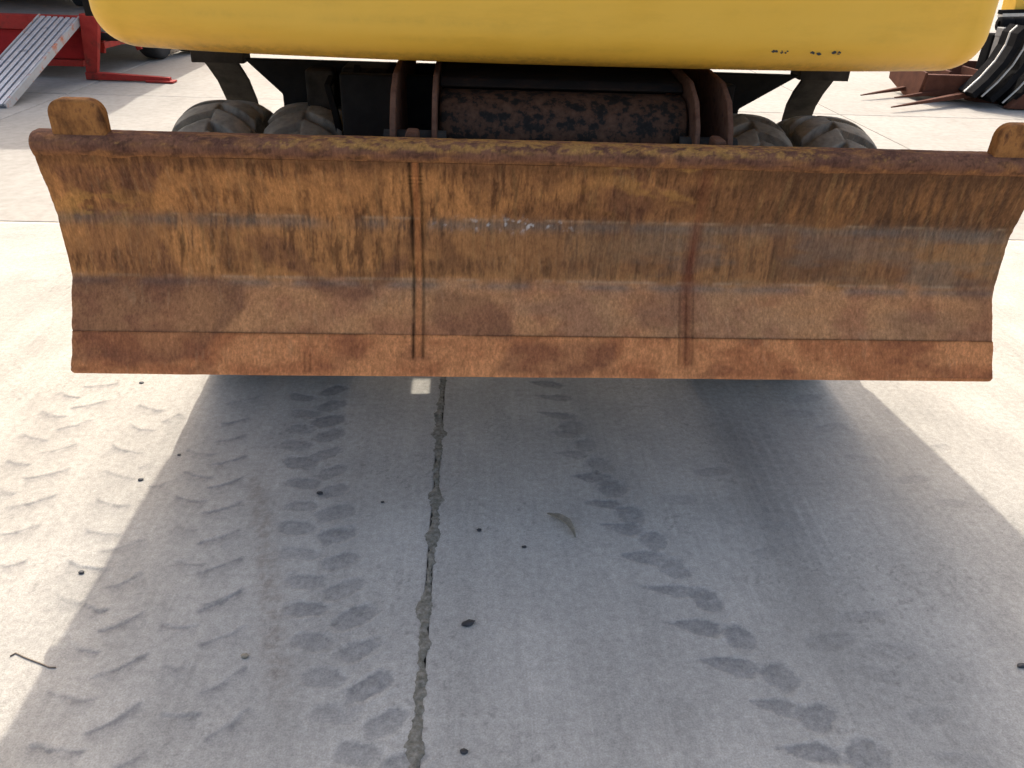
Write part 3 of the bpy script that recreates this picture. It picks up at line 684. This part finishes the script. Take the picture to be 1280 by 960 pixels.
# back ribs and clevis plates behind the mouldboard
for x0 in (-.98, .96): prism('back_rib', [(2.012,.70),(2.05,.72),(2.09,.9),(2.06,1.09),(2.022,1.09),(2.024,.94)], 'x', x0, x0+.02, MAT_LINK, bl, .003)
for x0 in (-.445, -.295, .375, .52): prism('clevis_plate', [(1.965,.62),(2.03,.62),(2.35,.85),(2.35,1.0),(2.16,1.06),(2.03,1.06),(2.024,.94),(2.012,.78)], 'x', x0, x0+.018, MAT_LINK, bl, .003)

# ------------------------------------------------------------------ red trailer on the left
TY = gnd(117, 99)[1]                                   # line of the tail post and foot
tr = empty('low_loader_trailer', 'red low loader trailer with a lowered ramp and stabiliser foot', 'trailer', (-5.5, TY+3, 0))
TL = Vector(tr.location)
def tobj(o):                                            # build in world coordinates, keep under the root
    o.matrix_parent_inverse = Matrix.Translation(-TL); return o
pz = at_y(97, 22, TY)[2]; xr_ = at_y(104, 22, TY)[0]
tobj(box('deck', (-7.0, xr_-.02), (TY+.12, TY+10), (pz-.10, pz), MAT_GREYP, tr))
tobj(box('rear_beam', (-7.0, xr_-.06), (TY-.02, TY+.115), (pz-.13, pz+.012), MAT_RED_WORN, tr))
tobj(box('rear_panel', (-7.0, xr_-.04), (TY+.03, TY+.08), (.20, pz-.135), MAT_RED, tr))
tobj(box('lower_beam', (-6.9, xr_-.10), (TY-.03, TY+.11), (.13, .195), MAT_RED_WORN, tr))
px_ = at_y(113, 60, TY)[0]
tobj(bar('tail_post', (xr_+.09, TY-.03, pz+.03), (at_y(118, 98, TY)[0], TY-.03, .01), .19, .10, MAT_RED_WORN, tr, up=(0, 1, 0), w2=.11))
f1 = gnd(214, 103); tobj(bar('stabiliser_foot', (at_y(112, 98, TY)[0], TY-.03, .045), (f1[0], f1[1], .03), .10, .075, MAT_RED_WORN, tr, w2=.06))
tobj(bar('foot_pad', (f1[0]-.25, f1[1], .012), (f1[0]+.05, f1[1]-.02, .012), .13, .02, MAT_RED_WORN, tr))
xs2 = xr_
tobj(bar('side_rail', (xs2, TY, pz-.05), (xs2-.02, TY+9, pz-.05), .08, .13, MAT_RED_WORN, tr))
a = at_y(128, 57, TY+.25); b = at_y(170, 47, TY+1.1)
tobj(bar('side_brace', tuple(a), tuple(b), .05, .06, MAT_RED_WORN, tr))
a2 = at_y(166, 44, TY+1.1); b2 = at_y(175, 62, TY+1.1)
tobj(bar('side_brace', tuple(a2), tuple(b2), .06, .05, MAT_RED_WORN, tr, up=(0, 1, 0)))
a3 = at_y(127, 40, TY+.3); b3 = at_y(129, 66, TY+.3)
tobj(bar('side_brace', tuple(a3), tuple(b3), .05, .05, MAT_RED_WORN, tr, up=(0, 1, 0)))
tobj(bar('side_brace', (xr_+.05, TY+.02, pz-.02), tuple(a2), .09, .05, MAT_RED_WORN, tr))
tobj(lathe('hydraulic_cylinder', [(-.20,.005),(-.20,.04),(.2,.04),(.2,.005)], MAT_DARK, tr, 16, at_y(122, 46, TY+.1)[0], TY+.12, at_y(122, 46, TY+.1)[2]))
def small_wheel(cx, cy, r):
    wt = bpy.data.objects.new('wheel', None); link(wt, tr); wt.location = (cx-TL.x, cy-TL.y, r)
    lathe('tyre', [(-.26,r*.62),(-.26,r*.88),(-.22,r*.97),(-.05,r),(-.02,r*.97),(0,r*.88),(.01,r*.62)], MAT_TYRE_CLEAN, wt, 48)
    lathe('rim', [(-.2,.01),(-.08,.01),(-.08,r*.28),(-.10,r*.32),(-.06,r*.50),(.0,r*.56),(.012,r*.62),(-.02,r*.64),(-.2,r*.6)], MAT_RIM, wt, 40)
g1 = gnd(206, 74); g2 = gnd(246, 66)
for g in (g1, g2): small_wheel(g[0]+.02, g[1]+.05, .40)
small_wheel(g1[0]-1.9, g1[1]+.05, .40); small_wheel(g2[0]-1.9, g2[1]+.05, .40)
# ramp hinged at the tail, foot on the ground
rt0 = at_y(98, 23, TY-.05); rt1 = at_y(48, 20, TY-.05); rb0 = gnd(6, 131, .03); dirx = np.array([rt1[0]-rt0[0], 0, 0])
rb1 = rb0 + dirx*1.02
rp = tobj(bpy.data.objects.new('ramp', None)); link(rp, tr)
def ramp_pt(u, v, h=0):
    p = (1-v)*((1-u)*rt0+u*rt1) + v*((1-u)*rb0+u*rb1); n = np.array([0, -(rt0[2]-rb0[2]), abs(rt0[1]-rb0[1])]); n = n/np.linalg.norm(n)
    return tuple(p+n*h - np.array(TL))
mesh_obj('channel', [ramp_pt(u, v, h) for h in (-.06, -.012) for u, v in ((0,0),(1,0),(1,1),(0,1))], BOXF, MAT_ALU_DARK, rp)
for k in range(6):
    u0, u1 = .06+k*.155, .06+k*.155+.095
    mesh_obj('tread_bar', [ramp_pt(u, v, h) for h in (-.011, .008) for u, v in ((u0,.0),(u1,.0),(u1,1),(u0,1))], BOXF, MAT_ALU, rp, bevel=.003)
for u0, u1 in ((-.02, .03), (.98, 1.02)):
    mesh_obj('side_rail', [ramp_pt(u, v, h) for h in (-.065, .012) for u, v in ((u0,-.02),(u1,-.02),(u1,1),(u0,1))], BOXF, MAT_ORANGE, rp, bevel=.004)
# tracked machine carried on the trailer (tracks just reach the frame top; unseen upper body shaped to cast the shadow)
dk = gnd(60, 10, pz); lx0 = -6.9
tm = empty('tracked_machine', 'dark tracked digger loaded on the red trailer deck', 'digger', (-5.4, dk[1]+1.6, pz))
def mobj(o): o.matrix_parent_inverse = Matrix.Translation(-Vector(tm.location)); return o
y0 = dk[1]
for x0 in (-6.75, -4.98):
    pts = [(y0+.25, pz+.005), (y0+2.9, pz+.005), (y0+3.1, pz+.2), (y0+3.1, pz+.45), (y0+2.9, pz+.62), (y0+.25, pz+.62), (y0+.02, pz+.45), (y0+.02, pz+.18)]
    tk = mobj(prism('track', pts, 'x', x0, x0+.45, MAT_TYRE_CLEAN, tm, .03))
    for k in range(14): mobj(box('track_shoe', (x0-.01, x0+.46), (y0+.2+k*.2, y0+.33+k*.2), (pz+.62, pz+.65), MAT_TYRE_CLEAN, tm, .004))
mobj(box('undercarriage', (-6.3, -4.985), (y0+.8, y0+2.4), (pz+.22, pz+.8), MAT_DARK, tm, .02))
mobj(box('house', (-6.95, -3.85), (y0-.6, y0+2.9), (pz+.81, pz+1.8), MAT_YELLOW, tm, .08))
mobj(box('engine_cover', (-6.9, -3.9), (y0-.5, y0+1.2), (pz+1.802, pz+2.7), MAT_YELLOW, tm, .08))
mobj(box('cab', (-6.9, -5.8), (y0+1.25, y0+2.8), (pz+1.802, pz+3.1), MAT_DARK, tm, .06))
mobj(prism('boom', [(y0-1.1, pz+2.5), (y0+1.0, pz+3.2), (y0+2.2, pz+1.8), (y0+2.6, pz+1.9), (y0+1.2, pz+3.6), (y0-1.2, pz+2.9)], 'x', -5.6, -5.2, MAT_YELLOW, tm, .02))

# ------------------------------------------------------------------ attachments on the right
AY = gnd(1200, 128)[1]
def W(x, y, Y): return Vector(at_y(x, y, Y))
fk = empty('fork_attachment', 'brown rusty steel attachment with long pointed tines beside black ripper frame', 'attachment', tuple(gnd(1180, 118)))
FL = Vector(fk.location)
def fobj(o): o.matrix_parent_inverse = Matrix.Translation(-FL); return o
yA = AY+.55; c1 = W(1119, 88, yA); c2 = W(1126, 103, yA); c3 = W(1210, 121, AY-.05); c4 = W(1244, 92, AY+.05); c5 = W(1238, 88, yA)
x0, x1 = c1.x, c4.x+.5
zt = .36
sec = [(AY-.02, .06), (AY+.35, .03), (AY+.75, .16), (AY+.80, zt), (AY+.70, zt+.02), (AY+.62, .20), (AY+.3, .10), (AY+.05, .30), (AY-.03, .30)]
fobj(prism('trough', sec, 'x', x0+.10, x1, MAT_BROWN, fk, .012))
fobj(mesh_obj('end_plate', [(x0+.07+dx, y, z) for dx in (0, .028) for y, z in ((AY-.04,.32),(AY+.02,.05),(AY+.35,.015),(AY+.80,.14),(AY+.85,.40))], [(0,1,2,3,4),(5,6,7,8,9)]+[(i,(i+1)%5,5+(i+1)%5,5+i) for i in range(5)], MAT_BROWN, fk, bevel=.006))
for (tx, ty, bx_, by_) in ((1076, 119, 1150, 107), (1114, 134, 1198, 120), (1118, 122, 1165, 116)):
    tip = Vector(gnd(tx, ty, .05)); base = Vector(gnd(bx_, by_, .10))
    d = (base-tip).normalized()
    fobj(bar('tine', tuple(base+d*.35), tuple(tip), .085, .07, MAT_BROWN, fk, w2=.015, bevel=.003))
for k in range(2): fobj(box('gusset', (x0+.4+.45*k, x0+.43+.45*k), (AY+.06, AY+.6), (.12, .33), MAT_BROWN, fk, .004))

bk_ = empty('ripper_frame', 'black curved steel ripper frame with worn bright edges on rusty base', 'attachment', tuple(gnd(1262, 140)))
BL = Vector(bk_.location)
def bobj(o): o.matrix_parent_inverse = Matrix.Translation(-BL); return o
def arc_plate(name, pix, Y0, wid, th, mat):
    P_ = [W(x, y, Y) for x, y, Y in pix]
    o = bobj(ribbon(name, [tuple(p) for p in P_], wid, th, mat, bk_, wdir=(0, 1, 0)))
    return o
y1 = AY-.15
for k, (dx, dyv) in enumerate(((-8, -4), (14, 2), (40, 10))):
    pix = [(1283+dx, 38+dyv, y1), (1274+dx, 46+dyv, y1), (1268+dx, 62+dyv, y1), (1255+dx, 82+dyv, y1-.02), (1236+dx, 103+dyv, y1-.05), (1216+dx, 121+dyv, y1-.08)]
    arc_plate('curved_shank', pix, y1, .30, .075, MAT_BLACKP)
    pix2 = [(x-3.2, y-2.2, Y-.155) for x, y, Y in pix]
    arc_plate('worn_edge', pix2, y1, .02, .014, MAT_STEEL)
bx0 = W(1208, 126, y1)
bobj(mesh_obj('base_plate', [tuple(W(x, y, Y)) for x, y, Y in ((1206,119,AY+.1),(1300,140,AY-.15),(1330,130,AY+.4),(1260,110,AY+.6))] + [tuple(W(x, y, Y)-Vector((0,0,.05))) for x, y, Y in ((1206,119,AY+.1),(1300,140,AY-.15),(1330,130,AY+.4),(1260,110,AY+.6))], BOXF, MAT_BROWN, bk_, bevel=.006))
pl = W(1240, 64, AY+.3)
bobj(box('upright_plate', (W(1236, 80, AY+.3).x, W(1245, 60, AY+.3).x), (AY+.25, AY+.35), (.14, W(1244, 40, AY+.3).z), MAT_GREYP, bk_, .006))
bobj(box('back_frame', (W(1232, 60, AY+.5).x, W(1247, 60, AY+.5).x+1.4), (AY+.42, AY+.6), (.12, W(1250, 42, AY+.5).z), MAT_BLACKP, bk_, .02))
bobj(box('cross_member', (W(1247, 40, AY+.2).x, W(1247, 40, AY+.2).x+1.3), (AY+.1, AY+.24), (W(1255, 46, AY+.2).z, W(1255, 34, AY+.2).z), MAT_GREYP, bk_, .01))
for x, y in ((1256, 30), (1272, 30)):
    c = W(x, y, AY+.3); bobj(lathe('pivot_boss', [(-.07,.03),(-.07,.075),(.07,.075),(.07,.03),(-.07,.03)], MAT_BLACKP, bk_, 24, c.x, c.y, c.z))
box_r = W(1290, 120, AY-.25); bobj(prism('wear_block', [(box_r.x-.35, .01), (box_r.x+.5, .01), (box_r.x+.5, .42), (box_r.x+.05, .38)], 'y', AY-.42, AY-.30, MAT_BROWN, bk_, .01))
# yellow machine arm further back at the right edge
ya = empty('yellow_boom', 'yellow boom with black and white stripe resting behind black ripper frame', 'boom', tuple(gnd(1275, 60)))
YL = Vector(ya.location)
def yobj(o): o.matrix_parent_inverse = Matrix.Translation(-YL); return o
YY = AY+3.0
p, q = W(1262, 2, YY), W(1262, 2, YY)+Vector((2.6, .3, .25))
yobj(bar('boom_beam', tuple(p), tuple(q), .30, .32, MAT_YELLOW, ya, bevel=.02))
for k, m in enumerate((MAT_BLACKP, MAT_STEEL, MAT_BLACKP)):
    s = W(1250, 15+k*4, YY-.2); yobj(bar('stripe_bar', tuple(s), tuple(s+Vector((2.4, .2, .1))), .1, .055, m, ya, bevel=.004))
s = W(1262, 30, YY); yobj(box('support_leg', (s.x+.35, s.x+.55), (YY-.1, YY+.1), (0.0, s.z+.02), MAT_DARK, ya, .01))
yobj(box('support_leg', (s.x+1.8, s.x+2.0), (YY, YY+.2), (0.0, s.z+.12), MAT_DARK, ya, .01))

# ------------------------------------------------------------------ debris
def pebble(px, py, sx, sy, mat, name, label, cat, group=None, h=.5, ang=0):
    g = gnd(px, py); bm = bmesh.new(); bmesh.ops.create_icosphere(bm, subdivisions=2, radius=1)
    rr = random.Random(int(px*7+py))
    for v in bm.verts:
        k = 1+rr.uniform(-.16, .16); v.co = Vector((v.co.x*sx*k, v.co.y*sy*k, v.co.z*min(sx, sy)*h*k))
    me = bpy.data.meshes.new(name); bm.to_mesh(me); bm.free(); me.materials.append(mat)
    o = link(bpy.data.objects.new(name, me)); o.location = (g[0], g[1], min(sx, sy)*h*.75); o.rotation_euler = (0, 0, ang)
    return tag(o, label, cat, group)
pebble(585, 780, .019, .010, MAT_PEBBLE, 'rubber_scrap', 'black oval scrap right of the joint, largest dark scrap on the concrete', 'scrap', ang=.3)
GP = 'dark grit scattered on the shaded concrete'
for (x, y, s, l) in ((599,663,.008,'small black stone right of the joint, above the large oval scrap'), (655,684,.007,'tiny black stone just below the dry curled leaf'), (580,940,.009,'round black stone right of the wide lower part of the joint'),
                     (478,628,.006,'tiny black stone between the left tyre prints and the joint'), (400,617,.010,'black crumb lying on a left tyre print')):
    pebble(x, y, s, s*.75, MAT_PEBBLE, 'stone', l, 'stone', GP)
for (x, y, s, l) in ((176,600,.009,'dark pebble on the sunlit concrete at the edge of the shadow'), (177,479,.009,'dark pebble on sunlit concrete just under the blade corner'), (102,716,.008,'brown pebble on sunlit concrete among the faint lug marks'),
                     (224,569,.006,'dark pebble just inside the left edge of the shadow')):
    pebble(x, y, s, s*.8, MAT_PEBBLE, 'pebble', l, 'pebble', 'pebbles near the left shadow edge')
pebble(306, 821, .010, .008, MAT_LEAF, 'pebble', 'grey brown pebble among the ridged dust prints in shade', 'pebble', 'pebbles near the left shadow edge')
pebble(1278, 833, .016, .008, MAT_PEBBLE, 'rubber_scrap', 'black scrap by itself on the plain right part of the shaded concrete', 'scrap')
# curled dry leaf
g = [np.array(gnd(*p)) for p in ((684,644),(697,650),(709,658),(716,667),(719,673))]
v = []; f = []
for i, p in enumerate(g):
    wv = (.002, .008, .010, .007, .002)[i]
    for k in range(5):
        t = -1+k/2; v.append((p[0]+wv*t*.8, p[1]+wv*t, .006+.012*t*t*wv/.01+.004*math.sin(i)))
for i in range(4):
    for k in range(4): f.append((5*i+k, 5*i+k+1, 5*i+6+k, 5*i+5+k))
lf = mesh_obj('dry_leaf', v, f, MAT_LEAF, smooth=True); md = lf.modifiers.new('thickness', 'SOLIDIFY'); md.thickness = .0015
tag(lf, 'curled dry leaf on shaded concrete left of the right tyre prints', 'leaf')
def twig(pts, r, label):
    P_ = [np.array(gnd(*p))+np.array([0, 0, r]) for p in pts]; v = []; f = []
    for i, p in enumerate(P_):
        t = P_[min(i+1, len(P_)-1)]-P_[max(i-1, 0)]; t = t/np.linalg.norm(t); s = np.cross(t, [0, 0, 1]); s = s/np.linalg.norm(s)
        for k in range(6): a = k*math.pi/3; v.append(tuple(p+s*r*math.cos(a)+np.array([0, 0, r*math.sin(a)])))
    for i in range(len(P_)-1):
        for k in range(6): f.append((6*i+k, 6*i+(k+1) % 6, 6*i+6+(k+1) % 6, 6*i+6+k))
    f += [tuple(range(6)), tuple(6*(len(P_)-1)+k for k in range(6))]
    tag(mesh_obj('twig', v, f, MAT_TWIG, smooth=True), label, 'twig')
twig([(13,821),(20,817),(30,822),(48,829),(62,835),(70,835)], .0021, 'thin bent twig on sunlit concrete touching the shadow edge')
